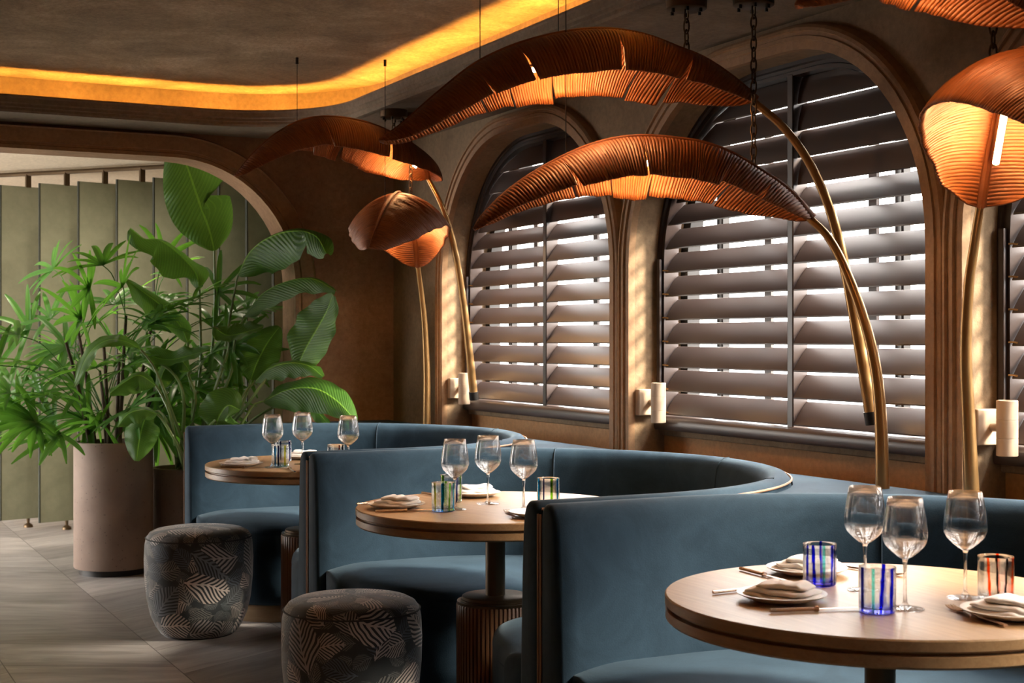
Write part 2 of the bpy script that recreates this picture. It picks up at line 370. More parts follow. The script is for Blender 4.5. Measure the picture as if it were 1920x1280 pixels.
def half_at(z, half, top, r):
    if z <= top-r: return half
    d = z-(top-r)
    return half-r+math.sqrt(max(0, r*r-d*d)) if d < r else -1
ords = ['beside the camera', 'behind the right-hand table', 'of the big middle window behind the front booth', 'of the far window beside the corner']
for k, c in enumerate(WIN_C):
    # glazing
    wn = bpy.data.objects.new('window_%d' % (k+1), None); COL.objects.link(wn); wn.location = (3.38, c, .95); wn['kind'] = 'structure'; wn['_world'] = True
    b = MB(); b.grid([[(3.28, y, z) for y, z in arch(c, HALF+.02, TOP+.02, RAD, .92)], [(3.28, y, z) for y, z in arch(c, HALF-.05, TOP-.05, RAD-.05, .97)],
                      [(3.34, y, z) for y, z in arch(c, HALF-.05, TOP-.05, RAD-.05, .97)], [(3.34, y, z) for y, z in arch(c, HALF+.02, TOP+.02, RAD, .92)]])
    b.box((3.31, c, .945), (.06, 2*HALF, .05)); b.build('window_frame', M['dark'], wn)
    for dy, w in ((.60, .012), (.57, .012), (-.42, .012), (-.45, .012)):
        b = MB(); b.box((3.31, c+dy, 1.58), (.03, w, 1.25)); b.build('glazing_bar', M['dark'], wn)
    o = arch(c, HALF, TOP, RAD, .95); b = MB(); b.add([(3.325, y, z) for y, z in o], [tuple(range(len(o)))]); b.build('glass_pane', M['pane'], wn, smooth=False)
    # shutter
    lab = ['dark brown louvred shutter of the window nearest the camera', 'dark brown louvred shutter cut off by the right edge, beside the right-hand wall light',
           'wide dark brown arched louvred shutter behind the crossing brass stems', 'narrower-looking dark brown arched shutter of the far window by the corner'][k]
    sh = thing('window_shutter', lab, 'shutter', (3.2, c, .93), world=True, group='louvred window shutters')
    b = MB(); a0 = .93; rows = []
    for n, x in ((0, 3.235), (0, 3.165), (.014, 3.165), (.018, 3.175), (.03, 3.175), (.034, 3.168), (.048, 3.168), (.05, 3.18), (.05, 3.235)):
        rows.append([(x, y, z) for y, z in arch(c, HALF-n, TOP-n, RAD-n, a0)])
    b.grid(rows, flip=True); b.build('shutter_frame', M['shutter_frame'], sh, auto=30)
    b = MB()
    pr = [(3.245, .925), (3.155, .925), (3.150, .935), (3.150, .962), (3.156, .973), (3.168, .980), (3.185, .985), (3.245, .985)]
    b.grid([[(x, c-HALF, z) for x, z in pr], [(x, c+HALF, z) for x, z in pr]], close_u=True); b.build('bottom_rail', M['shutter'], sh, auto=60)
    b = MB(); b.box((3.2, c-.02, (.93+TOP)/2-.02), (.066, .034, TOP-.97)); b.build('mullion', M['shutter_frame'], sh, bevel=.004)
    P = .0947
    for side in (1, -1):
        e0 = c-.02+side*.019
        for j in range(13):
            zc = 1.027+j*P; closed = zc > 1.86
            dx, dz = (.011, .0488) if closed else (.031, .0422)
            d = Vector((dx, dz)); nrm = Vector((-dz, dx)).normalized()
            pts = []
            for (q, h) in ((-1, 0), (-.93, .0035), (-.5, .0055), (0, .0062), (.5, .0055), (.93, .0035), (1, 0), (.93, -.0025), (0, -.004), (-.93, -.0025)):
                p = Vector((3.2, zc)) + d*q + nrm*h; pts.append(p)
            r0, r1 = [], []; ok = True
            for p in pts:
                ha = half_at(min(p.y, 2.2), HALF-.052, TOP-.052, RAD-.052)
                ye = c+side*ha
                if (ye-e0)*side < .04: ok = False
                r0.append((p.x, e0, p.y)); r1.append((p.x, ye-side*.004, p.y))
            if not ok: continue
            b = MB(); n0 = 0; b.grid([r0, r1], close_u=True, flip=side < 0)
            m = len(pts); b.f += [tuple(range(m)), tuple(reversed(range(m, 2*m)))]
            b.build('louvre_slat', M['shutter'], sh, auto=30)
    for dy in (.20, -.37):
        b = MB(); b.box((3.243, c+dy, 1.52), (.012, .04, 1.05)); b.build('tilt_bar', M['shutter'], sh, smooth=False)
    b = MB(); b.box((3.158, c+HALF-.028, 1.30), (.012, .022, .62)); b.build('control_rod', M['shutter_frame'], sh, bevel=.002)
    for j in range(7):
        b = MB(); zc = .996+j*P; b.tube([(3.160, c+HALF-.05, zc), (3.168, c+HALF-.062, zc), (3.172, c+HALF-.075, zc-.002)], .003, 6); b.build('slat_pin', M['brass'], sh)
    portal((3.40, c, 1.6), (-1, 0, 0), 1.7, 1.36)

# back wall with wide arched opening
OXL, OXR, OT, OR_ = -.4, 2.48, 2.235, .66
oc, oh = (OXL+OXR)/2, (OXR-OXL)/2
b = MB(); o = arch(oc, oh, OT, OR_, 0)
for y, fl in ((YB, False), (YB+.2, True)):
    b.grid([[(x, y, z) for x, z in o[1:-1]], [(x, y, 2.6) for x, z in o[1:-1]]], flip=fl)
    for xe, xo in ((OXR, 3.1), (OXL, XL-.1)):
        f = (0, 1, 2, 3, 4) if (xo > xe) == fl else (4, 3, 2, 1, 0)
        b.add([(xe, y, 0), (xo, y, 0), (xo, y, 2.6), (xe, y, 2.6), (xe, y, OT-OR_)], [f])
b.grid([[(x, YB, z) for x, z in o], [(x, YB+.2, z) for x, z in o]], flip=True)
struct(b.build('wall_back', M['wall_back'], auto=40))
b = MB()
for pr in ([(0, .0), (0, -.025), (.018, -.025), (.022, -.018), (.034, -.018), (.038, -.027), (.105, -.027), (.112, -.034), (.12, -.02), (.122, 0)],):
    b.grid([[(x, YB+d, z) for x, z in arch(oc, oh+n, OT+n, OR_+n, 0)] for n, d in pr])
struct(b.build('trim_%d' % (len(WIN_C)+1), M['trim'], auto=25))
b = MB(); b.box((XL-.05, 3, 1.3), (.1, 10.2, 2.6)); struct(b.build('wall_left', M['wall'], smooth=False))
b = MB(); b.box((.3, YF-.05, 1.3), (6.2, .1, 2.6)); struct(b.build('wall_front', M['wall'], smooth=False))

# ceiling: raised field, cove, soffit
b = MB(); b.box((.25, 2.8, CEIL+.05), (6.2, 9.9, .1)); struct(b.build('ceiling', M['ceil'], smooth=False))
HX0, HX1, HY0, HY1, HR = -2.0, 2.47, -1.4, 7.12, .58
def rrect(n, z, seg=14):
    x0, x1, y0, y1, r = HX0+n, HX1-n, HY0+n, HY1-n, HR-n; p = []
    for cx, cy, a0 in ((x1-r, y1-r, 0), (x0+r, y1-r, PI/2), (x0+r, y0+r, PI), (x1-r, y0+r, 1.5*PI)):
        for k in range(seg+1):
            a = a0+PI/2*k/seg; p.append(Vector((cx+r*math.cos(a), cy+r*math.sin(a), z)))
    return p
def outer(z, seg=14):
    x0, x1, y0, y1 = XL, WX+.1, YF, YB; p = []
    for cx, cy, a0 in ((HX1-HR, HY1-HR, 0), (HX0+HR, HY1-HR, PI/2), (HX0+HR, HY0+HR, PI), (HX1-HR, HY0+HR, 1.5*PI)):
        for k in range(seg+1):
            a = a0+PI/2*k/seg; dx, dy = math.cos(a), math.sin(a)
            tx = ((x1 if dx > 0 else x0)-cx)/dx if abs(dx) > 1e-6 else 1e9
            ty = ((y1 if dy > 0 else y0)-cy)/dy if abs(dy) > 1e-6 else 1e9
            t = min(tx, ty); p.append(Vector((cx+dx*t, cy+dy*t, z)))
    return p
b = MB(); b.grid([outer(SOF), rrect(-.03, SOF)], close_u=True, flip=True); struct(b.build('trim_%d' % (len(WIN_C)+2), M['soffit'], smooth=False))
b = MB(); prf = [(-.05, SOF), (-.03, SOF-.006), (-.012, SOF-.004), (-.006, SOF+.006), (-.006, SOF+.018), (-.001, SOF+.022), (-.001, SOF+.034), (.006, SOF+.040), (.010, SOF+.062), (.016, SOF+.068), (.016, SOF+.076), (-.02, SOF+.076), (-.02, SOF+.02), (-.18, SOF+.02), (-.18, CEIL+.005)]
b.grid([rrect(n, z) for n, z in prf], close_u=True, flip=True); struct(b.build('trim_%d' % (len(WIN_C)+3), M['soffit'], auto=30))
b = MB(); b.grid([rrect(-.045, SOF+.03), rrect(-.065, SOF+.03)], close_u=True, flip=True)
tag(b.build('cove_light_strip', M['cove'], smooth=False), 'amber light strip hidden in the ceiling cove', 'light')

# room beyond the arch
b = MB(); b.box((.4, 10.2, 2.50), (6.0, 5.0, .1)); struct(b.build('ceiling_beyond', M['cream'], smooth=False))
b = MB(); b.box((.4, 12.4, 1.25), (6.0, .1, 2.5)); struct(b.build('wall_beyond', M['cream'], smooth=False))
b = MB(); b.box((3.15, 10.0, 1.25), (.1, 4.8, 2.5)); struct(b.build('wall_beyond_right', M['wall'], smooth=False))
LX = -.65
b = MB(); b.box((LX, 10.0, .05), (.1, 4.8, .1)); b.box((LX, 7.75, 1.25), (.1, .3, 2.5)); b.box((LX, 12.2, 1.25), (.1, .5, 2.5)); b.box((LX, 10, 2.42), (.1, 4.8, .16))
struct(b.build('wall_beyond_left', M['wall'], smooth=False))
portal((LX-.1, 9.92, 1.2), (1, 0, 0), 4.0, 2.2)

def fill_spot(loc, target, power, label):  # added spots, unseen from the camera, to brighten the screens and plants
    t = thing('fill_spot', label, 'light', loc, group='added fill spots beyond the arch')
    b = MB(); b.lathe([(.048, .002), (.05, -.004), (.036, -.006), (.034, .002)], 32, cap=False); b.build('rim', M['sconce'], t)
    ld = bpy.data.lights.new('fill_spot_lamp', 'SPOT'); ld.energy = power; ld.spot_size = math.radians(100); ld.spot_blend = .8; ld.shadow_soft_size = .04; ld.color = (1, .86, .66)
    o = bpy.data.objects.new('fill_spot_lamp', ld); COL.objects.link(o); o.parent = t; o.location = (0, 0, -.02)
    o.rotation_euler = (Vector(target)-Vector(loc)).to_track_quat('-Z', 'Y').to_euler()
fill_spot((.9, 8.3, 2.45), (1.2, 10.0, .9), 130, 'added unseen fill spot above the left end of the screen panels')
fill_spot((1.75, 8.25, 2.45), (2.0, 9.4, 1.0), 60, 'added unseen fill spot above the potted plants')
fill_spot((2.05, 8.75, 2.45), (1.9, 8.6, .6), 60, 'added unseen fill spot behind the paddle leaf plant')

# ------------------------------------------------------------------ hanging screen panels
us = [-70, 2, 75, 148, 220, 289, 352, 411, 463, 513]
names = ['cut off by the left edge', 'at the left edge behind the palm tips', 'second from the left edge', 'third from the left edge, above the palm',
         'fourth from the left edge, behind the palm', 'behind the tall paddle leaf', 'right of the tall paddle leaf', 'behind the paddle plant stalks', 'second from the arch edge', 'nearest the arch edge']
rail_pts = []
for i, u in enumerate(us):
    d = 9.75-.0016*u; p = at(u, HZ, d); wd_ = (us[i+1]-u if i < 9 else 50)/FPX*d + .02
    dirv = (RT*wd_ + FW*.25); dirv.z = 0; q = p+dirv; mid = (p+q)/2; mid.z = 0; rail_pts.append(Vector((mid.x, mid.y, 2.42)))
    t_ = thing('hanging_screen', 'tall olive felt screen panel '+names[i], 'screen', mid, world=True, group='tall green screen panels')
    ang = math.atan2(dirv.y, dirv.x); rot = Matrix.Rotation(ang, 3, 'Z')
    b = MB(); b.box((mid.x, mid.y, 1.195), (dirv.length, .016, 2.27), rot); b.build('felt_panel', M['felt'], t_)
    e_ = p-dirv.normalized()*.004; b = MB(); b.box((e_.x, e_.y, 1.195), (.008, .018, 2.27), rot); b.build('edge_shade_strip', M['edge'], t_)  # dark strip added so the window-lit panel edge looks shaded
    b = MB(); b.box((mid.x, mid.y, 2.375), (.035, .02, .1), rot); b.build('hanger', M['bronze'], t_)
    b = MB(); b.lathe([(.012, .06), (.010, .03), (.03, .015), (.032, 0)][::-1], 16, (mid.x, mid.y, 0)); b.build('foot', M['bronze'], t_)
first, last = rail_pts[0], rail_pts[-1]
b = MB(); b.tube([first+(first-rail_pts[1])*3]+rail_pts+[last+(last-rail_pts[-2])*2], .02, 6, squash=.8)
tag(b.build('screen_rail', M['bronze']), 'dark curved ceiling rail carrying the green screen panels', 'rail')

# ------------------------------------------------------------------ booths
TX, TY = 2.06, [2.35, 4.18, 6.01]
BR, BT, X0 = .82, .09, 1.745        # inner radius, back thickness, aisle end
BH = .87
def upath(r, x0, n=40, ns=10, cx=2.10):
    P = [(Vector((x0+(cx-x0)*k/ns, r, 0)), Vector((0, 1, 0))) for k in range(ns)]
    for k in range(n+1):
        a = PI/2-PI*k/n; P.append((Vector((cx+r*math.cos(a), r*math.sin(a), 0)), Vector((math.cos(a), math.sin(a), 0))))
    P += [(Vector((cx-(cx-x0)*(k+1)/ns, -r, 0)), Vector((0, -1, 0))) for k in range(ns)]
    return P
def make_booth(label):
    t = thing('booth_sofa', label, 'sofa', (0, TY[0], 0), group='curved blue booths')
    path = upath(BR, X0, 64, 8)
    prof = [(-.02, .08), (-.02, .40), (-.008, .70), (0, .80), (.006, .835), (.018, .857), (.036, .869), (.055, .871), (.072, .866), (.084, .852), (.09, .83), (.09, .06)]
    def ring(p, nv, shrink=1, dx=0):
        return [p + Vector((dx, 0, 0)) + nv*(.04+(n-.04)*shrink) + Vector((0, 0, .45+(z-.45)*(1-(1-shrink)*.06))) for n, z in prof]
    b = MB(); rows = []
    p0, n0 = path[0]; p1, n1 = path[-1]
    rows.append(ring(p0, n0, .62, -.012)); rows.append(ring(p0, n0, .86, -.008))
    rows += [ring(p, nv) for p, nv in path]
    rows.append(ring(p1, n1, .86, -.008)); rows.append(ring(p1, n1, .62, -.012))
    b.grid(rows, close_u=True); m = len(prof); N = len(rows)
    b.f += [tuple(reversed(range(m))), tuple((N-1)*m+i for i in range(m))]
    b.build('backrest', M['velvet'], t, auto=60)
    b = MB(); b.tube([p+nv*.090+Vector((0, 0, .852)) for p, nv in path], .0038, 6); b.build('piping', M['piping'], t)
    for (p, nv) in (path[0], path[-1]):
        b = MB(); b.tube([p+nv*.088+Vector((-.01, 0, z)) for z in (.08, .3, .6, .84)], .0028, 6); b.build('end_piping', M['piping'], t)
    for i in (22, 40, 58): # stitched seams
        p, nv = path[i]; b = MB(); b.tube([p+nv*(n-.0005)+Vector((0, 0, z)) for n, z in [(-.014, .5), (-.008, .70), (0, .80), (.006, .836), (.018, .858), (.036, .87), (.06, .8715)]], .0022, 5); b.build('seam', M['seam'], t)
    # seat
    sp = upath(BR-.012, X0+.03, 64, 16); L = [0]
    for i in range(1, len(sp)): L.append(L[-1]+(sp[i][0]-sp[i-1][0]).length)
    def depth(s):
        e = min(s, L[-1]-s)+.012; R = .30
        return .57*(1 if e >= R else max(.10, math.sqrt(max(0, 1-((R-e)/R)**2))))
    def loft(pr, inset):
        rows = []
        for (p, nv), s in zip(sp, L):
            D = depth(s)-inset; k = min(1, D/.45); e = min(s, L[-1]-s); zz = -.022*max(0, 1-e/.16)**2 if len(pr) > 4 else 0
            rows.append([p - nv*(D*q + dn*k) + Vector((0, 0, z+(zz if z > .3 else 0))) for q, dn, z in pr])
        return rows
    sprof = [(0, 0, .10), (0, 0, .468), (.25, 0, .474), (.55, 0, .470), (.8, 0, .458), (.92, -.004, .447), (1, -.016, .436), (1, -.005, .425), (1, 0, .412), (1, -.003, .405), (1, -.003, .400), (1, 0, .39), (1, 0, .18), (1, -.006, .13), (1, -.018, .10), (1, -.04, .082), (.85, -.04, .075), (0, 0, .075)]
    rows = loft(sprof, 0)
    def endring(row, dx, f):
        cz = .27; cy = sum(p.y for p in row)/len(row)
        return [Vector((p.x+dx, cy+(p.y-cy)*f, cz+(p.z-cz)*(1-(1-f)*.22))) for p in row]
    rows = [endring(rows[0], -.019, .45), endring(rows[0], -.015, .75), endring(rows[0], -.007, .93)]+rows+[endring(rows[-1], -.007, .93), endring(rows[-1], -.015, .75), endring(rows[-1], -.019, .45)]
    b = MB(); b.grid(rows, close_u=True, flip=True); m = len(sprof); N = len(rows)
    b.f += [tuple(range(m)), tuple((N-1)*m+i for i in reversed(range(m)))]
    b.build('seat', M['velvet'], t, auto=55)
    b = MB(); pp = [(0, 0, 0), (0, 0, .076), (1, -.05, .076), (1, -.05, 0)]; rows = loft(pp, .02); b.grid(rows, close_u=True, flip=True); N = len(rows)
    b.f += [(0, 1, 2, 3), tuple((N-1)*4+i for i in (3, 2, 1, 0))]
    b.build('plinth', M['plinth'], t, auto=30)
    return t
bl = ['curved blue velvet booth in the foreground around the nearest round table', 'curved blue velvet booth in the middle of the row', 'curved blue velvet booth farthest back, beside the plants']
booth = make_booth(bl[0])
for k in (1, 2): dup(booth, (0, TY[k], 0), 0, bl[k])

# blue ledges closing the gap between neighbouring booths and the wall
for k, (yc, lab) in enumerate([((TY[0]+TY[1])/2, 'flat blue upholstered ledge between the front and middle booths, by the wall'), ((TY[1]+TY[2])/2, 'flat blue upholstered ledge between the middle and far booths, by the wall'), ((TY[2]+7.84)/2, 'flat blue upholstered ledge in the far corner behind the last booth')]):
    h = MOD/2; R = BR+BT+.004; lo, hi = [], []
    for i in range(21):
        x = 2.2+(3.192-2.2)*i/20
        d = math.sqrt(max(0, R*R-(x-2.10)**2)) if x-2.10 < R else 0
        lo.append((x, yc-h+d)); hi.append((x, min(yc+h-d, YB-.01) if k < 2 else YB-.01))
    b = MB(); rows = []
    for (x, y0), (_, y1) in zip(lo, hi):
        if x > WX-.03: y0, y1 = y0+.0, y1
        rows.append([(x, y0, .70), (x, y0, .838), (x, y0+(y1-y0)*.5, .840), (x, y1, .838), (x, y1, .70)])
    # keep clear of the masonry between niches
    b.grid([r for r in rows if r[0][0] < WX-.035] + [[(3.018, p[1], p[2]) for p in rows[-3]]], close_u=True)
    tag(b.build('booth_ledge', M['velvet'], auto=40), lab, 'ledge', 'blue ledges behind the booths')

# ------------------------------------------------------------------ tables
TZ = .75
def make_table(label):
    t = thing('pedestal_table', label, 'table', (TX, TY[0], 0), group='round oak pedestal tables')
    b = MB(); b.lathe([(0, TZ-.0245), (.445, TZ-.0245), (.450, TZ-.021), (.450, TZ-.003), (.447, TZ), (0, TZ)], 128); b.build('tabletop', M['oak'], t, auto=40)
    b = MB(); b.lathe([(0, TZ-.055), (.444, TZ-.055), (.449, TZ-.05), (.449, TZ-.031), (.436, TZ-.030), (.436, TZ-.0245), (0, TZ-.0245)], 128); b.build('lower_disc', M['oak'], t, auto=40)
    b = MB(); b.lathe([(.032, .46), (.032, TZ-.055)], 32); b.build('post', M['bronze'], t)
    b = MB(); b.lathe([(.122, .435), (.124, .438), (.124, .446), (.112, .447), (.112, .450), (.108, .452), (.108, .460), (.104, .463), (0, .463)], 64); b.build('base_disc', M['bronze'], t, auto=40)
    b = MB(); n = 56; prf = []
    for j in range(n*4):
        a = 2*PI*j/(n*4); r = .127-.006*(1 if j % 4 == 0 else .15); prf.append((r*math.cos(a), r*math.sin(a)))
    b.grid([[(x*s, y*s, z) for x, y in prf] for z, s in ((0, .96), (.02, 1), (.435, 1), (.44, .97))], close_u=True); m = len(prf)
    b.f.append(tuple(3*m+j for j in range(m))); b.build('fluted_pedestal', M['oak_dark'], t, auto=50)
    return t
tl = ['round oak pedestal table in the front booth, set with blue tumblers', 'round oak pedestal table in the middle booth', 'round oak pedestal table in the far booth by the plants']
tab = make_table(tl[0])
for k in (1, 2): dup(tab, (TX, TY[k], 0), .3*k, tl[k])

# ------------------------------------------------------------------ poufs
def make_pouf(label, loc):
    t = thing('pouf', label, 'pouf', loc, group='leaf-print poufs')
    pr = [(0, .004), (.150, .004), (.165, .012), (.185, .04), (.208, .09), (.224, .16), (.233, .25), (.235, .33), (.232, .395), (.226, .425), (.212, .445), (.19, .456), (.15, .463), (.09, .467), (0, .469)]
    b = MB(); b.lathe(pr, 72); n = len(b.uv)
    b.uv = [(u*1.0, v) for u, v in b.uv]; b.build('cushion', M['pouf'], t, auto=0)
    b = MB(); b.tube([(.2275*math.cos(a), .2275*math.sin(a), .424) for a in [2*PI*k/64 for k in range(64)]], .003, 6, closed=True); b.build('piping', simple('dark_piping', (.03, .032, .035), .8), t)
    b = MB(); b.lathe([(.15, 0), (.15, .012)], 32); b.build('glide', M['dark'], t)
    return t
p1 = make_pouf('leaf-print round pouf in the foreground, cut by the bottom edge', on_plane(660, 635+1.29*FPX/4.68, 0)); p1.scale = (.97, .97, .98)
p2 = dup(p1, on_plane(373, 635+1.29*FPX/6.32, 0), 2.1, 'leaf-print round pouf farther back, in front of the planters'); p2.scale = (1, 1, 1)

# ------------------------------------------------------------------ tableware
def shell(b, outerp, innerp, seg=48): b.lathe(outerp+innerp[::-1], seg, cap=False)
def make_wine(label, loc):
    t = thing('wine_glass', label, 'wine glass', loc, group='stemmed wine glasses')
    op = [(0, .098), (.006, .100), (.014, .1045), (.027, .115), (.0385, .127), (.0435, .138), (.0448, .147), (.0440, .160), (.0415, .180), (.0375, .203), (.0335, .2225)]
    ip = [(0, .1015), (.0065, .1025), (.0138, .106), (.0265, .1162), (.0379, .1277), (.0429, .1384), (.0442, .147), (.0434, .160), (.0409, .180), (.0369, .203), (.0330, .2225)]
    b = MB(); shell(b, op, ip); b.build('bowl', M['glass'], t, auto=0)
    b = MB(); b.lathe([(0, .004), (.010, .006), (.0042, .014), (.0034, .03), (.0034, .075), (.0045, .092), (.0058, .0995), (0, .0975)], 20, cap=False); b.build('stem', M['glass'], t, auto=0)
    b = MB(); b.lathe([(0, 0), (.036, 0), (.0375, .0012), (.034, .0025), (.012, .0048), (0, .0052)], 48, cap=False); b.build('foot', M['glass'], t, auto=60)
    return t
def make_tumbler(label, loc, stripes, rim):
    # stripes: (angle deg, width deg, lean deg, colour)
    b = MB(); seg = 120
    op = [(0, 0), (.031, 0), (.0345, .002), (.036, .006)] + [(.0362+.0004*k/12, .006+.083*k/12) for k in range(1, 13)] + [(.0362, .0905)]
    ip = [(0, .009), (.030, .0095), (.0325, .013)] + [(.0335+.0004*k/6, .013+.076*k/6) for k in range(1, 7)] + [(.0345, .0905)]
    pr = op+ip[::-1]; b.lathe(pr, seg, cap=False)
    for (r, z) in pr:
        for j in range(seg):
            a = 360*j/seg; c = (.97, .99, 1)
            for sa, w, ln, sc in stripes:
                d = (a-sa-ln*z/.09+180) % 360-180
                if abs(d) < w/2 and r > .02: c = sc
            if z < .003 and r < .0355: c = rim
            b.col.append((*c, 1))
    o = b.build('tumbler', M['tumbler'], None, auto=50); o.location = loc
    return tag(o, label, 'tumbler', 'striped glass tumblers')
def make_plate(label, loc):
    b = MB(); b.lathe([(0, .0), (.052, 0), (.056, .002), (.08, .009), (.0915, .0145), (.0925, .0165), (.09, .017), (.078, .0125), (.056, .007), (0, .006)], 64, cap=False)
    o = b.build('side_plate', M['ceramic'], None, auto=60); o.location = loc; return tag(o, label, 'plate', 'side plates')
def make_napkin(label, loc, rz, seed=0):
    b = MB()
    for w, l, th, z0, x0, y0, tw in ((.108, .155, .014, .007, 0, 0, 0), (.096, .140, .016, .0165, .004, .004, .10), (.074, .112, .015, .0275, .012, .006, .22)):
        rows = []; nu, nv = 34, 18
        for i in range(nu):
            u = -1+2*i/(nu-1); row = []
            for j in range(nv*2):
                a = 2*PI*j/(nv*2); cx, sz = math.cos(a), math.sin(a)
                ends = max(.02, 1-abs(u)**5)**.5
                y = math.copysign(abs(cx)**.7, cx)*w/2*(1-.12*u)*(.55+.45*ends); z = math.copysign(abs(sz)**.85, sz)*th/2*ends
                nz = noise.noise(Vector((u*2.2+seed*7, y*18, z0*50))); n2 = noise.noise(Vector((u*5+seed*3, y*40, z0*90)))
                p = Vector((u*l/2+x0+nz*.006, y+y0+nz*.006, z0+z+(nz*.005+n2*.0016)*(1 if sz > -.2 else .3)+.004))
                c, d = math.cos(tw), math.sin(tw); row.append(Vector((p.x*c-p.y*d, p.x*d+p.y*c, max(.0085, p.z))))
            rows.append(row)
        n = len(b.v); b.grid(rows, close_u=True); m = nv*2
        b.f += [tuple(n+j for j in reversed(range(m))), tuple(n+(nu-1)*m+j for j in range(m))]
    o = b.build('napkin', M['linen'], None, auto=60); o.location = loc; o.rotation_euler = (0, 0, rz); return tag(o, label, 'napkin', 'folded linen napkins')
def make_fork(label, loc, rz):
    t = thing('fork', label, 'fork', loc, rz, 'forks')
    b = MB(); b.tube([(-.10+.09*k/6, 0, .004) for k in range(7)], lambda s: .0046-.0008*s, 8, squash=.75); b.build('handle', M['steel'], t)
    b = MB(); b.tube([(-.012, 0, .004), (.012, 0, .006), (.03, 0, .009)], .0026, 8)
    rows = []
    for k in range(7):
        x = .028+.032*k/6; w = .004+.008*math.sin(min(1, k/4)*PI/2); z = .009-.006*math.sin(PI*k/12); rows.append([(x, -w, z+.0015), (x, -w*.5, z), (x, 0, z-.0006), (x, w*.5, z), (x, w, z+.0015)])
    b.grid(rows)
    for q in (-.75, -.25, .25, .75):
        b.tube([(.058, q*.0118, .0035), (.075, q*.0118, .003), (.09, q*.0115, .0045), (.10, q*.0112, .007)], lambda s: .0016-.0007*s, 6)
    b.build('tines', M['steel'], t, solid=.0012); return t
def make_knife(label, loc, rz):
    t = thing('table_knife', label, 'knife', loc, rz, 'table knives')
    b = MB(); b.tube([(-.105+.095*k/6, 0, .005) for k in range(7)], lambda s: .0052-.0006*s, 8, squash=.8); b.tube([(-.012, 0, .005), (-.004, 0, .005)], .006, 8); b.build('handle', M['steel'], t)
    b = MB(); pr = [(-.006, .004, .004), (.02, .007, .007), (.06, .008, .0085), (.09, .0075, .007), (.105, .003, .001)]
    b.grid([[(x, -lo*.6, .005), (x, 0, .0058), (x, hi, .0045), (x, 0, .0042)] for x, lo, hi in pr], close_u=True); b.build('blade', M['steel'], t); return t
def tp(u, v): return on_plane(u, v, TZ+.0005)
place = ['the front table', 'the middle table', 'the far table']
BLU = (.05, .06, .75); NAV = (.03, .04, .35); TEAL = (.35, .8, .75); GRN = (.35, .62, .08); YEL = (.75, .75, .1); SEA = (.02, .35, .6); ORG = (.95, .22, .02); BLK = (.02, .02, .03)
cl = (.97, .99, 1)
wines = [((1622, 1106), 'wine glass on the front table, leftmost and rearmost of its three'), ((1697, 1141), 'wine glass on the front table, nearest the camera between two others'), ((1810, 1121), 'wine glass on the front table, rightmost, beside the orange tumbler'),
         ((853, 955), 'wine glass on the middle table, leftmost, behind the yellow-green tumbler'), ((915, 944), 'wine glass at the centre of three on the middle table'), ((982, 957), 'wine glass on the middle table, rightmost of its three'),
         ((511, 876), 'wine glass on the far table, leftmost, behind a tumbler'), ((567, 870), 'wine glass on the far table, middle of its three'), ((653, 880), 'wine glass on the far table rising above the booth back, rightmost')]
w0 = None
for (uv, lab) in wines:
    if w0 is None: w0 = make_wine(lab, tp(*uv))
    else: dup(w0, tp(*uv), 0, lab)
FC = 243  # azimuth facing the camera, degrees
make_tumbler('clear tumbler with blue stripes on the front table beside the rear napkin', tp(1537, 1096), [(FC-30, 11, -6, BLU), (FC+33, 8, 4, BLU), (FC+2, 9, 0, TEAL), (FC+50, 6, 0, NAV), (FC+160, 10, 5, BLU), (FC-62, 8, 4, BLU)], (.25, .2, .85))
make_tumbler('clear tumbler with blue stripes on the front table, nearest the camera', tp(1645, 1147), [(FC-4, 11, 8, BLU), (FC+34, 13, 4, BLU), (FC-26, 9, 0, TEAL), (FC-68, 12, 0, NAV), (FC+140, 12, 5, BLU)], (.15, .15, .85))
make_tumbler('clear tumbler with orange and black stripes at the right of the front table', tp(1867, 1124), [(FC-36, 8, -8, ORG), (FC-10, 5, -6, BLK), (FC+12, 6, 8, BLK), (FC+42, 10, 8, ORG), (FC+150, 9, 5, ORG)], cl)
make_tumbler('clear tumbler with yellow-green and sea-blue stripes in front on the middle table', tp(831, 958), [(FC-40, 8, -4, YEL), (FC-2, 14, 3, SEA), (FC+35, 8, 4, GRN), (FC+66, 9, 0, SEA), (FC+170, 12, 0, GRN)], (.2, .35, .8))
make_tumbler('tumbler with green stripes standing behind the yellow-green one on the middle table', tp(846, 941), [(FC-50, 20, 0, GRN), (FC+30, 14, 0, NAV), (FC+60, 10, 0, GRN)], cl)
make_tumbler('blue-streaked tumbler at the right of the middle table by the booth end', tp(1028, 948), [(FC-60, 14, 0, SEA), (FC-25, 8, 0, NAV), (FC+16, 12, 0, GRN), (FC+55, 14, 0, SEA)], cl)
make_tumbler('tumbler with yellow and blue streaks in front on the far table', tp(526, 874), [(FC-30, 10, 0, SEA), (FC-5, 9, 0, NAV), (FC+40, 12, 0, YEL)], (.35, .75, .95))
make_tumbler('navy-edged tumbler standing behind another on the far table', tp(531, 865), [(FC+60, 18, 0, NAV), (FC-10, 10, 0, NAV)], cl)
make_tumbler('tumbler with dark and red streaks peeking over the middle booth end', tp(630, 873), [(FC-50, 10, 0, BLK), (FC+30, 12, 0, (.5, .1, .05)), (FC+60, 8, 0, BLK)], cl)
def RZ(du, dv, u, v):      # heading on the table top of a short step in the picture
    d = tp(u+du, v+dv)-tp(u, v); return math.atan2(d.y, d.x)
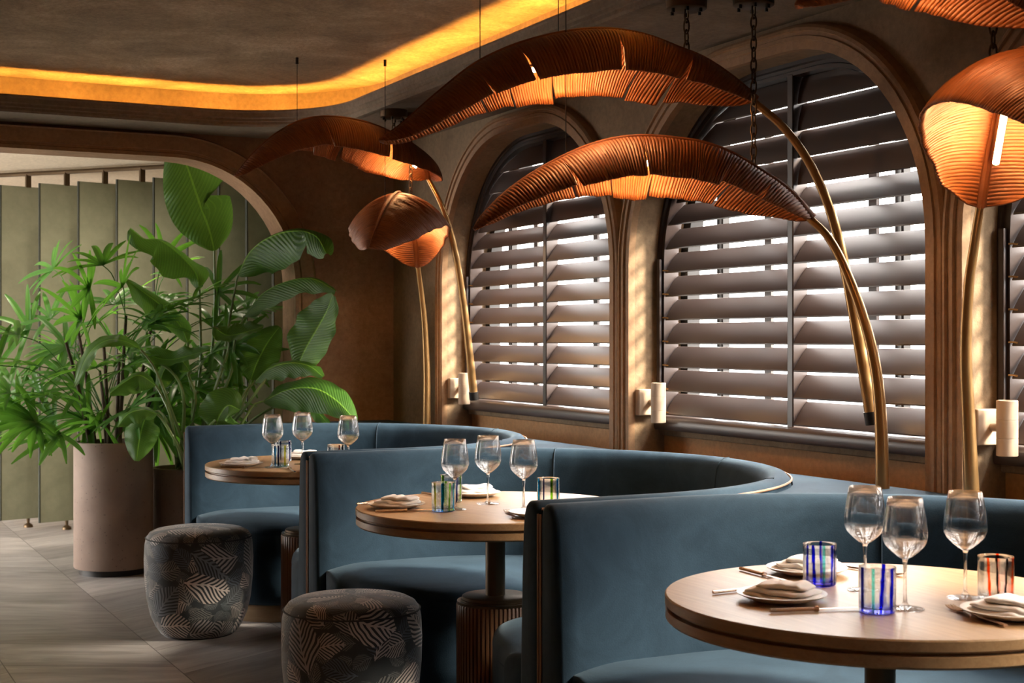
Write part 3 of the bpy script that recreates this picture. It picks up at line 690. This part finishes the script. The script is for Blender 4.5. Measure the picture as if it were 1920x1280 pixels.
sets = [((1466, 1125), 'in the left foreground of the front table', 0), ((1513, 1075), 'at the back of the front table behind the blue tumbler', 1), ((1893, 1156), 'at the right edge of the front table', 2),
        ((743, 952), 'at the left of the middle table', 3), ((888, 930), 'at the back of the middle table', 4), ((1012, 968), 'at the right of the middle table behind the booth end', 5),
        ((452, 874), 'at the left of the far table', 6), ((568, 860), 'at the back of the far table', 7), ((605, 882), 'of the far table half hidden by the middle booth', 8)]
for (u, v), lab, k in sets:
    p = tp(u, v); make_plate('cream side plate '+lab, p)
    if k not in (5, 8):
        rz = RZ(60, (10, 8, 12, 8, -2, 0, 0, 0, 0)[k], u, v) + (0 if k != 1 else .1)
        make_napkin('folded white napkin '+lab.replace('of the', 'on the'), p, rz, k)
def cut(fn, a, c_, lab):    # a = handle end, c_ = tip side
    p, q = tp(*a), tp(*c_); d = (q-p).normalized(); fn(lab, p+d*.1045, math.atan2(d.y, d.x))
cut(make_knife, (1389, 1069), (1505, 1100), 'table knife lying left of the rear plate on the front table')
cut(make_knife, (1444, 1149), (1600, 1143), 'table knife in front of the left foreground plate on the front table')
cut(make_fork, (1334, 1114), (1480, 1098), 'fork handle reaching left from behind the foreground plate on the front table')
cut(make_fork, (1560, 1060), (1650, 1074), 'fork behind the blue tumblers at the back of the front table')
cut(make_fork, (1888, 1177), (1755, 1131), 'fork lying left of the right-hand plate on the front table')
cut(make_knife, (704, 961), (812, 957), 'table knife in front of the left plate on the middle table')
cut(make_fork, (667, 947), (780, 936), 'fork behind the left plate on the middle table')
cut(make_knife, (792, 926), (860, 937), 'table knife left of the rear plate on the middle table')
cut(make_fork, (850, 921), (946, 932), 'fork beside the rear plate at the back of the middle table')
cut(make_fork, (990, 974), (926, 951), 'fork at the right front of the middle table')
cut(make_fork, (553, 886), (531, 874), 'fork in front of the tumbler on the far table')
cut(make_knife, (415, 877), (480, 878), 'table knife in front of the left plate on the far table')

# ------------------------------------------------------------------ wall sconces
def make_sconce(label, loc):
    t = thing('wall_light', label, 'wall light', loc, group='cream wall lights')
    b = MB(); b.box((-.012, .0, 0), (.085, .03, .105)); b.build('back_plate', M['sconce'], t, bevel=.004)
    b = MB(); b.tube([(0, -.01, 0), (0, -.05, 0)], .012, 12); b.build('bracket', M['sconce'], t)
    b = MB(); z = .080; prf = [(.0, -z), (.026, -z), (.030, -z+.002)]
    for zz in (-.028, .024): prf += [(.030, zz-.001), (.0288, zz-.0006), (.0288, zz+.0006), (.030, zz+.001)]
    prf += [(.030, z-.002), (.028, z), (.024, z), (.022, z-.012), (0, z-.012)]
    b.lathe(prf, 40, (0, -.073, 0), cap=False); b.build('cylinder', M['sconce'], t, auto=30); return t
s0 = None
for k, lab in ((1, 'cream cylinder wall light at the right edge beside the thick brass stem'), (2, 'cream cylinder wall light left of the middle window'), (3, 'cream cylinder wall light left of the far window')):
    loc = (3.115, WIN_C[k]+HALF-.016, 1.035)
    if s0 is None: s0 = make_sconce(lab, loc)
    else: dup(s0, loc, 0, lab)

# ------------------------------------------------------------------ leaf lamps
def leaf_half(b, mid, S, N, L, side, hw, wfun, a0, a1, cuts, seed, pitch=.011, slant=.05, amp=.0022, nq=12, gap=.006):
    rnd = random.Random(seed); n = len(mid)
    def samp(A, s):
        x = max(0, min(1, s))*(n-1); i = min(int(x), n-2); return A[i].lerp(A[i+1], x-i)
    bounds = [0]+cuts+[1]
    for k in range(len(bounds)-1):
        s0, s1 = bounds[k], bounds[k+1]; ns = max(8, int((s1-s0)*L/(pitch/4))); sc = 1+rnd.uniform(-.09, .05); ph = rnd.random()*9
        q0 = rnd.uniform(.25, .6); g = gap/L*rnd.uniform(.4, 1.8); rows = []; uvs = []
        for i in range(ns+1):
            f = i/ns; row = []; ur = []
            for j in range(nq+1):
                q = j/nq; e = max(0, (q-q0)/(1-q0))
                a, c = s0+(g*e if k else 0), s1-(g*e if k < len(bounds)-2 else 0)
                s = a+(c-a)*f; w = hw*wfun(s)*(sc*(1 + .035*noise.noise(Vector((s*22, ph, side))) + .012*noise.noise(Vector((s*120, ph, 2)))) if q > .01 else 1)
                st = s+slant*q*wfun(s)*(1-s)
                # integrate the curved cross-section
                x = z = 0; m = 6
                for h in range(m):
                    an = a0+(a1-a0)*(q*(h+.5)/m); x += math.cos(an); z += math.sin(an)
                x *= w*q/m; z *= w*q/m
                rd = amp*math.sin(2*PI*s*L/pitch + 1.5*noise.noise(Vector((s*30, q*3, seed))))*min(1, q*6)
                an = a0+(a1-a0)*q
                p = samp(mid, st) + samp(S, st).normalized()*(side*(x+rd*math.sin(an))) + samp(N, st).normalized()*(-z+rd*math.cos(an))
                row.append(p); ur.append((s*L+q*.001, q*side))
            rows.append(row); uvs.append(ur)
        b.grid(rows, uvs, flip=side > 0)
def chain(top, bottom, pitch=.046, r=.0095, wire=.0029):
    b = MB(); d = bottom-top; n = max(1, round(d.length/(pitch*.72))); st = d/n
    for k in range(n):
        c = top+st*(k+.5); ang = .4+(k % 2)*PI/2; ex = Vector((math.cos(ang), math.sin(ang), 0)); h = st.length/2*1.36; pts = []
        for i in range(16):
            a = 2*PI*i/16; pts.append(c+ex*(r*math.cos(a))+Vector((0, 0, (h-.0)*math.sin(a))))
        b.tube(pts, wire, 6, closed=True)
    return b
def lamp(label, stem, mid, hw, far, near, chain_uv=None, wires=(), led=(.30, .46), up=None, base_cap=False, seed=1, cutsF=(), cutsN=(), wf=None, chain_top=True, led_off=.045, ridge=.011, swap_up=None, stem_r=(.021, .012)):
    sp = spline(stem, 60); t = thing('leaf_lamp', label, 'lamp', sp[0], world=True, group='copper leaf lamps')
    m = spline(mid, 80); L = sum((m[i+1]-m[i]).length for i in range(79)); S, N = [], []
    U = Vector(up) if up is not None else Vector((0, 0, 1))
    for i in range(80):
        T = (m[min(79, i+1)]-m[max(0, i-1)]).normalized(); s_ = T.cross(U).normalized(); S.append(s_); N.append(s_.cross(T).normalized())
    wf = wf or (lambda s: max(.0, (math.sin(PI*min(1, max(0, s))**.85))**.62)*(.95-.25*s)*1.1 + .012)
    b = MB()
    leaf_half(b, m, S, N, L, 1, hw, wf, far[0], far[1], list(cutsF), seed, ridge)
    leaf_half(b, m, S, N, L, -1, hw, wf, near[0], near[1], list(cutsN), seed+50, ridge)
    lf = b.build('leaf_shade', M['leafmetal'], t, solid=.005, auto=0)
    b = MB(); b.tube([p+n_*.002 for p, n_ in zip(m, N)], lambda s: .013*(1-s)+.003, 10); b.build('midrib', M['leafmetal'], t)
    if led:
        i0, i1 = int(led[0]*79), int(led[1]*79); a, c = m[i0]-N[i0]*led_off, m[i1]-N[i1]*led_off
        b = MB(); b.tube([a.lerp(c, k/6) for k in range(7)], .0085, 12); b.build('led_tube', M['led'], t)
        b = MB(); b.tube([a.lerp(c, -.02)+N[i0]*.012, a.lerp(c, 1.02)+N[i1]*.012], .007, 8); b.build('tube_holder', M['bronze'], t)
    b = MB(); b.tube(sp, lambda s: stem_r[0]+(stem_r[1]-stem_r[0])*s, 16); b.build('stem', M['brass'], t)
    if base_cap:
        d = (sp[1]-sp[0]).normalized(); b = MB(); b.tube([sp[0]-d*.03, sp[0], sp[0]+d*.012], lambda s: .024, 16); b.build('end_cap', M['dark'], t)
    if chain_uv is not None:
        u, v0, v1, dep = chain_uv; top = at(u, 0, dep); top.z = SOF-.036; bot = at(u, v1, dep)
        b = MB(); b.lathe([(0, -.036), (.06, -.036), (.064, -.033), (.066, -.004), (.066, 0)][::-1], 40, Vector((top.x, top.y, SOF)), cap=False); cn = b.build('ceiling_canopy', M['bronze'], t, auto=40)
        for k in range(6):
            a = k*PI/3; b = MB(); b.tube([Vector((top.x+.05*math.cos(a), top.y+.05*math.sin(a), SOF-.036-h)) for h in (0, .012)], .005, 6); bo = b.build('bolt', M['dark'], cn, base=t.location)
        chain(top, bot).build('chain', M['bronze'], t)
    for (u, v0, v1, dep, anchor) in wires:
        p, q = at(u, v1, dep), at(u, v0, dep)
        if anchor: q.z = CEIL
        b = MB(); b.tube([p, q], .0014, 6); b.build('hanging_wire', M['dark'], t)
        if anchor: b = MB(); b.tube([q-Vector((0, 0, .03)), q], .007, 8); b.build('wire_anchor', M['dark'], t)
    return t
R = math.radians
# upper leaf, centre
lamp('large arched copper leaf lamp at top centre, dark on top with glowing underside',
     [at(1634, 778, 4.62), at(1612, 650, 4.62), at(1588, 520, 4.63), at(1560, 405, 4.63), at(1520, 310, 4.63), at(1470, 240, 4.62), at(1412, 190, 4.61)],
     [at(1416, 188, 4.61), at(1366, 146, 4.58), at(1318, 114, 4.56), at(1275, 96, 4.54), at(1200, 68, 4.51), at(1110, 58, 4.47), at(1000, 76, 4.42), at(900, 116, 4.38), at(820, 176, 4.34), at(755, 232, 4.30), at(712, 262, 4.26)],
     .275, (R(12), R(96)), (R(2), R(74)), (1287, 0, 101, 4.55), ((900, 0, 116, 4.38, True), (1047, 0, 68, 4.44, True)), (.42, .6), base_cap=True, seed=3,
     cutsF=(.17, .26, .50, .63, .72), cutsN=(.19, .38, .62, .74), led_off=.085)
lamp('large arched copper leaf lamp hanging in front of the pillar at centre, orange on top',
     [at(1655, 920, 4.34), at(1651, 780, 4.35), at(1640, 680, 4.37), at(1617, 590, 4.40), at(1583, 500, 4.44), at(1553, 445, 4.47), at(1518, 409, 4.50)],
     [at(1522, 410, 4.50), at(1475, 358, 4.50), at(1410, 314, 4.495), at(1366, 289, 4.49), at(1329, 275, 4.485), at(1290, 266, 4.48), at(1200, 258, 4.46), at(1120, 270, 4.44), at(1040, 303, 4.41), at(960, 352, 4.38), at(905, 404, 4.36), at(889, 430, 4.35)],
     .26, (R(12), R(98)), (R(2), R(70)), (1413, 0, 314, 4.50), ((1061, 120, 292, 4.42, True),), (.42, .6), seed=8,
     cutsF=(.2, .42, .56, .68), cutsN=(.13, .25, .5, .72), led_off=.07)
lamp('dark red-brown copper leaf lamp at left, its tip above the potted plants',
     [at(888, 738, 7.30), at(880, 660, 7.26), at(868, 560, 7.22), at(851, 460, 7.15), at(830, 390, 7.12), at(801, 332, 7.15)],
     [at(804, 335, 7.15), at(795, 308, 7.05), at(765, 272, 6.88), at(710, 240, 6.7), at(640, 222, 6.58), at(575, 224, 6.5), at(520, 250, 6.42), at(475, 288, 6.36), at(440, 330, 6.32)],
     .29, (R(2), R(80)), (R(10), R(74)), (738, 0, 258, 6.78), ((557, 0, 234, 6.48, True),), (.16, .28), base_cap=True, seed=12, cutsF=(.3, .45, .6), cutsN=(.4, .62), led_off=.06)
lamp('small domed copper leaf lamp at left whose tip points at the camera',
     [at(800, 800, 7.40), at(800, 700, 7.40), at(796, 610, 7.38), at(790, 550, 7.34), at(783, 497, 7.28)],
     [at(783, 500, 7.28), at(778, 450, 7.2), at(768, 400, 7.05), at(756, 370, 6.85), at(745, 362, 6.7), at(727, 380, 6.5), at(708, 420, 6.33), at(692, 464, 6.22)],
     .30, (R(6), R(62)), (R(6), R(62)), (770, 0, 366, 6.9), ((722, 0, 384, 6.53, True),), (.2, .36), seed=21, led_off=.06, wf=lambda s: max(.03, math.sin(PI*min(1, max(0, s))**.9)**.5))
lamp('copper leaf lamp at the right edge showing its glowing tube and underside',
     [at(1822, 925, 4.02), at(1816, 790, 4.02), at(1811, 660, 4.01), at(1816, 540, 3.99), at(1828, 450, 3.96), at(1838, 384, 3.92)],
     [at(1838, 388, 3.92), at(1848, 320, 3.88), at(1868, 220, 3.78), at(1890, 130, 3.62), at(1915, 95, 3.45), at(1950, 100, 3.28), at(1985, 150, 3.12), at(2010, 230, 3.0)],
     .29, (R(4), R(58)), (R(4), R(58)), (1862, 0, 110, 3.68), (), (.14, .34), seed=31, led_off=.068, wf=lambda s: max(.03, math.sin(PI*min(1, max(0, s))**.72)**.5))
lamp('copper leaf lamp cut off by the top right corner',
     [at(2190, 700, 3.5), at(2170, 500, 3.48), at(2130, 300, 3.44), at(2060, 150, 3.4), at(1985, 40, 3.36)],
     [at(1988, 42, 3.36), at(1940, -20, 3.34), at(1860, -95, 3.3), at(1770, -145, 3.25), at(1680, -155, 3.2), at(1600, -115, 3.15), at(1530, -40, 3.1), at(1494, 8, 3.07)],
     .26, (R(8), R(74)), (R(22), R(84)), None, (), (.4, .58), seed=41, cutsF=(.3, .55), cutsN=(.3, .6), led_off=.05)

# ------------------------------------------------------------------ planters and plants
def planter(label, loc, r, h, group='concrete planters'):
    t = thing('planter', label, 'planter', loc, group=group)
    b = MB(); b.lathe([(0, .035), (r-.02, .035), (r-.004, .035), (r, .042), (r, h-.004), (r-.004, h), (r-.018, h), (r-.02, h-.004), (r-.02, h-.05), (0, h-.05)], 72, cap=False); b.build('pot', M['concrete'], t, auto=40)
    b = MB(); b.lathe([(r-.03, 0), (r-.03, .036)], 48); b.build('foot_ring', M['dark'], t)
    b = MB(); rows = [(r-.022, h-.05), (r*.6, h-.035), (0, h-.03)]; b.lathe(rows, 32, cap=False); b.build('soil', M['soil'], t); return t
PA = at(213, HZ, 7.97); PA.z = 0; PB = at(347, HZ, 8.22); PB.z = 0
planter('tall brown concrete planter holding the fan palm', PA, .213, .725)
planter('lower brown concrete planter half hidden behind the far booth', PB, .185, .56)

def paddle(b, mid, hw, n0, fold=.25, curl=.3, wave=.012, splits=(), seed=0, tipw=1.0, nq=9, ns=48):
    m = spline(mid, ns); rnd = random.Random(seed); rows = {1: [], -1: []}; uvs = {1: [], -1: []}
    L = sum((m[i+1]-m[i]).length for i in range(ns-1)); n0 = Vector(n0).normalized()
    for i in range(ns):
        s = i/(ns-1); T = (m[min(ns-1, i+1)]-m[max(0, i-1)]).normalized(); S = T.cross(n0).normalized(); N = S.cross(T).normalized()
        w = hw*(math.sin(PI*min(1, (s*.96+.02))**.82)**.66)*(1-.12*s)
        for side in (1, -1):
            row, ur = [], []
            for j in range(nq+1):
                q = j/nq; an = fold-curl*q; x, z = w*q*math.cos(an), w*q*math.sin(an)
                wv = wave*q*q*noise.noise(Vector((s*7+seed, side*3.3, q)))*2.2; shrink = 1
                for (sd, sc, wid, dep) in splits:
                    if sd == side:
                        d = abs(s-sc-(q-.3)*.12)/wid
                        if d < 1: shrink = min(shrink, 1-(1-d)*dep)
                st = min(1.0, s+.06*q*(1-s)); P = m[min(ns-1, int(round(st*(ns-1))))] if False else m[i]+T*(.06*L*q*q*(1-s)*.6)
                row.append(P+S*(side*x*shrink)+N*(z*shrink+wv)); ur.append((s, q*side))
            rows[side].append(row); uvs[side].append(ur)
    for side in (1, -1): b.grid(rows[side], uvs[side], flip=side > 0)
D0 = 8.1
CAMV = -FW
sv = thing('paddle_leaf_plant', 'tall bird-of-paradise plant with big paddle leaves behind the far booth', 'plant', PB+Vector((0, 0, .53)), world=True)
crown = [(u, 800) for u in (330, 345, 360, 375, 392, 352)]
def P3(l, d=D0, dz=0): return [at(u, v, d+k*dz) for k, (u, v) in enumerate(l)]
UPV = Vector((0, 0, 1))
L = [ # (stalk pts, midrib pts, half width, normal hint, fold, curl, depth, depth step, splits)
 ([(352, 860), (388, 740), (402, 600), (402, 468)], [(402, 470), (392, 430), (372, 375), (350, 310), (328, 252)], .19, CAMV+Vector((.25, 0, .1)), .15, .35, 8.10, -.02, ((1, .36, .07, .85),)),
 ([(345, 860), (372, 720), (376, 620), (368, 545)], [(374, 542), (366, 510), (335, 475), (300, 450), (270, 447), (244, 428)], .15, UPV*.8+CAMV*.7, -.5, .3, 7.9, -.03, ((1, .62, .05, .5),)),
 ([(340, 860), (362, 760), (352, 690), (340, 645)], [(352, 642), (338, 610), (305, 575), (270, 548), (238, 525)], .115, UPV*.6+CAMV*.8, -.35, .5, 7.85, -.02, ()),
 ([(372, 860), (412, 700), (432, 590), (446, 515)], [(446, 515), (470, 470), (510, 442), (555, 432), (592, 442), (612, 475)], .21, UPV*.7+CAMV*.75, -.3, .5, 7.85, -.10, ((-1, .62, .06, .8), (1, .7, .06, .7))),
 ([(375, 860), (425, 720), (440, 640), (462, 585)], [(458, 592), (490, 552), (535, 528), (585, 522), (630, 545)], .12, UPV*.8+CAMV*.6, -.3, .4, 7.8, -.09, ()),
 ([(392, 870), (455, 770), (510, 700), (555, 680)], [(556, 690), (575, 650), (598, 610), (614, 580), (624, 552)], .145, CAMV+Vector((-.5, 0, .35)), .25, .15, 7.6, -.05, ()),
 ([(380, 870), (430, 800), (462, 740), (476, 690)], [(470, 712), (482, 680), (500, 645), (524, 612)], .11, CAMV+Vector((.3, 0, .3)), .2, .2, 7.85, -.01, ()),
 ([(378, 870), (430, 790), (460, 735), (482, 710)], [(478, 716), (505, 690), (545, 680), (580, 686), (606, 706)], .09, UPV*.8+CAMV*.7, -.15, .4, 7.65, -.06, ()),
 ([(395, 875), (440, 810), (475, 760), (500, 745)], [(494, 752), (540, 730), (590, 728), (630, 750), (666, 787)], .135, UPV*.6+CAMV*.8, -.2, .3, 7.6, -.07, ()),
 ([(368, 872), (392, 800), (404, 790), (405, 800)], [(402, 806), (412, 778), (428, 760), (450, 768)], .135, CAMV+UPV*.5, .2, .2, 7.55, -.01, ()),
 ([(330, 870), (318, 800), (300, 772), (282, 775)], [(284, 772), (272, 785), (262, 820), (256, 864)], .10, CAMV+Vector((.2, 0, .6)), .1, .5, 7.55, -.02, ()),
 ([(352, 865), (400, 740), (430, 640), (440, 620)], [(400, 612), (425, 628), (455, 624), (494, 612)], .08, UPV*.8+CAMV*.7, .3, .1, 7.75, -.02, ()),
 ([(348, 865), (345, 760), (325, 700), (300, 670)], [(262, 660), (310, 674), (350, 668), (394, 653)], .07, UPV*.8+CAMV*.7, .3, .1, 7.7, -.02, ()),
 ([(335, 865), (318, 760), (290, 690), (262, 650)], [(264, 655), (235, 640), (200, 638), (165, 665), (140, 725)], .06, UPV+CAMV*.6, .2, .3, 7.5, -.02, ()),
 ([(340, 868), (322, 790), (300, 735), (285, 720)], [(292, 722), (262, 703), (235, 715), (205, 738)], .10, UPV*.8+CAMV*.7, -.25, .4, 7.5, -.03, ()),
 ([(350, 868), (330, 830), (300, 780), (290, 775)], [(295, 776), (268, 768), (240, 776), (220, 800)], .08, UPV*.8+CAMV*.6, -.1, .4, 7.5, -.02, ()),
 ([(380, 868), (470, 790), (520, 760), (545, 752)], [(530, 752), (565, 752), (598, 775), (620, 802)], .06, UPV+CAMV*.4, -.2, .3, 7.7, -.05, ()),
 ([(360, 865), (366, 760), (352, 700), (350, 690)], [(356, 695), (335, 672), (310, 690), (294, 735)], .09, UPV*.8+CAMV*.7, -.2, .4, 7.75, -.02, ()),
 ([(372, 868), (420, 780), (450, 730), (455, 700)], [(452, 702), (448, 670), (452, 640), (470, 610)], .07, CAMV+Vector((.4, 0, .2)), .3, .2, 8.15, -.01, ()),
]
for k, (stk, md, hw, nh, fo, cu, d, dz, spl) in enumerate(L):
    b = MB(); mp = P3(md, d, dz)
    paddle(b, mp, hw, nh, fo, cu, .012, spl, k); lf = b.build('leaf', M['leaf'], sv, auto=0)
    p = P3(stk[:-1], d)+[mp[0]]; root = Vector((PB.x+.05*math.cos(k*2.4), PB.y+.05*math.sin(k*2.4), .52)); p[0] = root
    b = MB(); b.tube(spline(p, 24), lambda s: .013-.007*s, 8); b.build('leaf_stalk', M['petiole'], lf, base=sv.location)

fp = thing('fan_palm', 'bushy lady palm with narrow fan leaves in the tall brown planter', 'plant', PA+Vector((0, 0, .69)), world=True)
rnd = random.Random(5)
canes = []
for k in range(9):
    a = k*2.4; r = .03+.1*rnd.random(); base = PA+Vector((r*math.cos(a), r*math.sin(a), .66)); top = PA+Vector((2.2*r*math.cos(a), 2.2*r*math.sin(a), 1.0+.45*rnd.random()))
    b = MB(); b.tube(spline([base, base.lerp(top, .5)+Vector((0, 0, .05)), top], 12), lambda s: .012-.004*s, 8); b.build('cane', M['cane'], fp); canes.append((base, top))
hubs = [(165, 545), (235, 535), (150, 600), (60, 610), (110, 500), (300, 520), (330, 590), (440, 590), (60, 680), (120, 660), (200, 640), (260, 620), (30, 740), (95, 745), (150, 730), (215, 705), (285, 700), (330, 720), (110, 790), (170, 790), (60, 800),
        (235, 760), (300, 770), (350, 770), (380, 690), (420, 640), (215, 570), (290, 610), (180, 680), (20, 640), (330, 660), (310, 480), (410, 560), (250, 660), (130, 700), (390, 740), (70, 720), (270, 800), (200, 800), (345, 820), (180, 490), (260, 560), (400, 610), (440, 660), (310, 560)]
hubs += [(u+rnd.uniform(-45, 45), min(805, v+rnd.uniform(-30, 45))) for u, v in hubs if v > 560]
for k, (u, v) in enumerate(hubs):
    hub = at(u+rnd.uniform(-14, 14), v+rnd.uniform(-14, 14), 8.0+rnd.uniform(-.35, .35))
    cb, ct = min(canes, key=lambda c_: ((c_[1]-hub).length)); st = cb.lerp(ct, min(1, max(.3, (hub.z-.75)/.9)))
    out = (hub-PA); out.z = 0; out = out.normalized() if out.length > .05 else RT.copy(); el = (hub.z-1.25)*.9+.1
    dirn = (out + Vector((rnd.uniform(-.5, .5), rnd.uniform(-.5, .5), el))).normalized()
    nh_ = UPV*rnd.uniform(.2, .9)+CAMV*rnd.uniform(.1, 1.1)+RT*rnd.uniform(-.7, .7); side = dirn.cross(nh_).normalized(); nrm = side.cross(dirn).normalized()
    b = MB(); b.tube(spline([st, st.lerp(hub, .55)+Vector((0, 0, .06)), hub], 10), .003, 5)
    nl = rnd.randint(7, 10)
    for i in range(nl):
        a = (i/(nl-1)-.5)*R(rnd.uniform(170, 215))+rnd.uniform(-.1, .1); ln = rnd.uniform(.22, .33)*(1-.18*abs(a)/1.7); wd2 = rnd.uniform(.013, .020)
        d0 = (dirn*math.cos(a)+side*math.sin(a)+nrm*rnd.uniform(.0, .3)).normalized(); p = hub.copy(); rows = []; uvs = []; ns = 7; droop = rnd.uniform(.25, .75)
        for j in range(ns):
            s = j/(ns-1); dd = (d0+Vector((0, 0, -1))*droop*s*s*1.2).normalized(); lat = dd.cross(nrm).normalized()
            w = wd2*(.35+.65*math.sin(PI*min(1, s*.85+.12)))*(1 if s < .95 else .55)
            up2 = lat.cross(dd); rows.append([p-lat*w+up2*w*.35, p.copy(), p+lat*w+up2*w*.35]); uvs.append([(s, -1), (s, .5), (s, 1)]); p = p+dd*(ln/(ns-1))
        b.grid(rows, uvs)
    b.build('frond', M['frond'], fp, auto=0)

for o in list(bpy.data.objects):
    if '_world' in o: del o['_world']
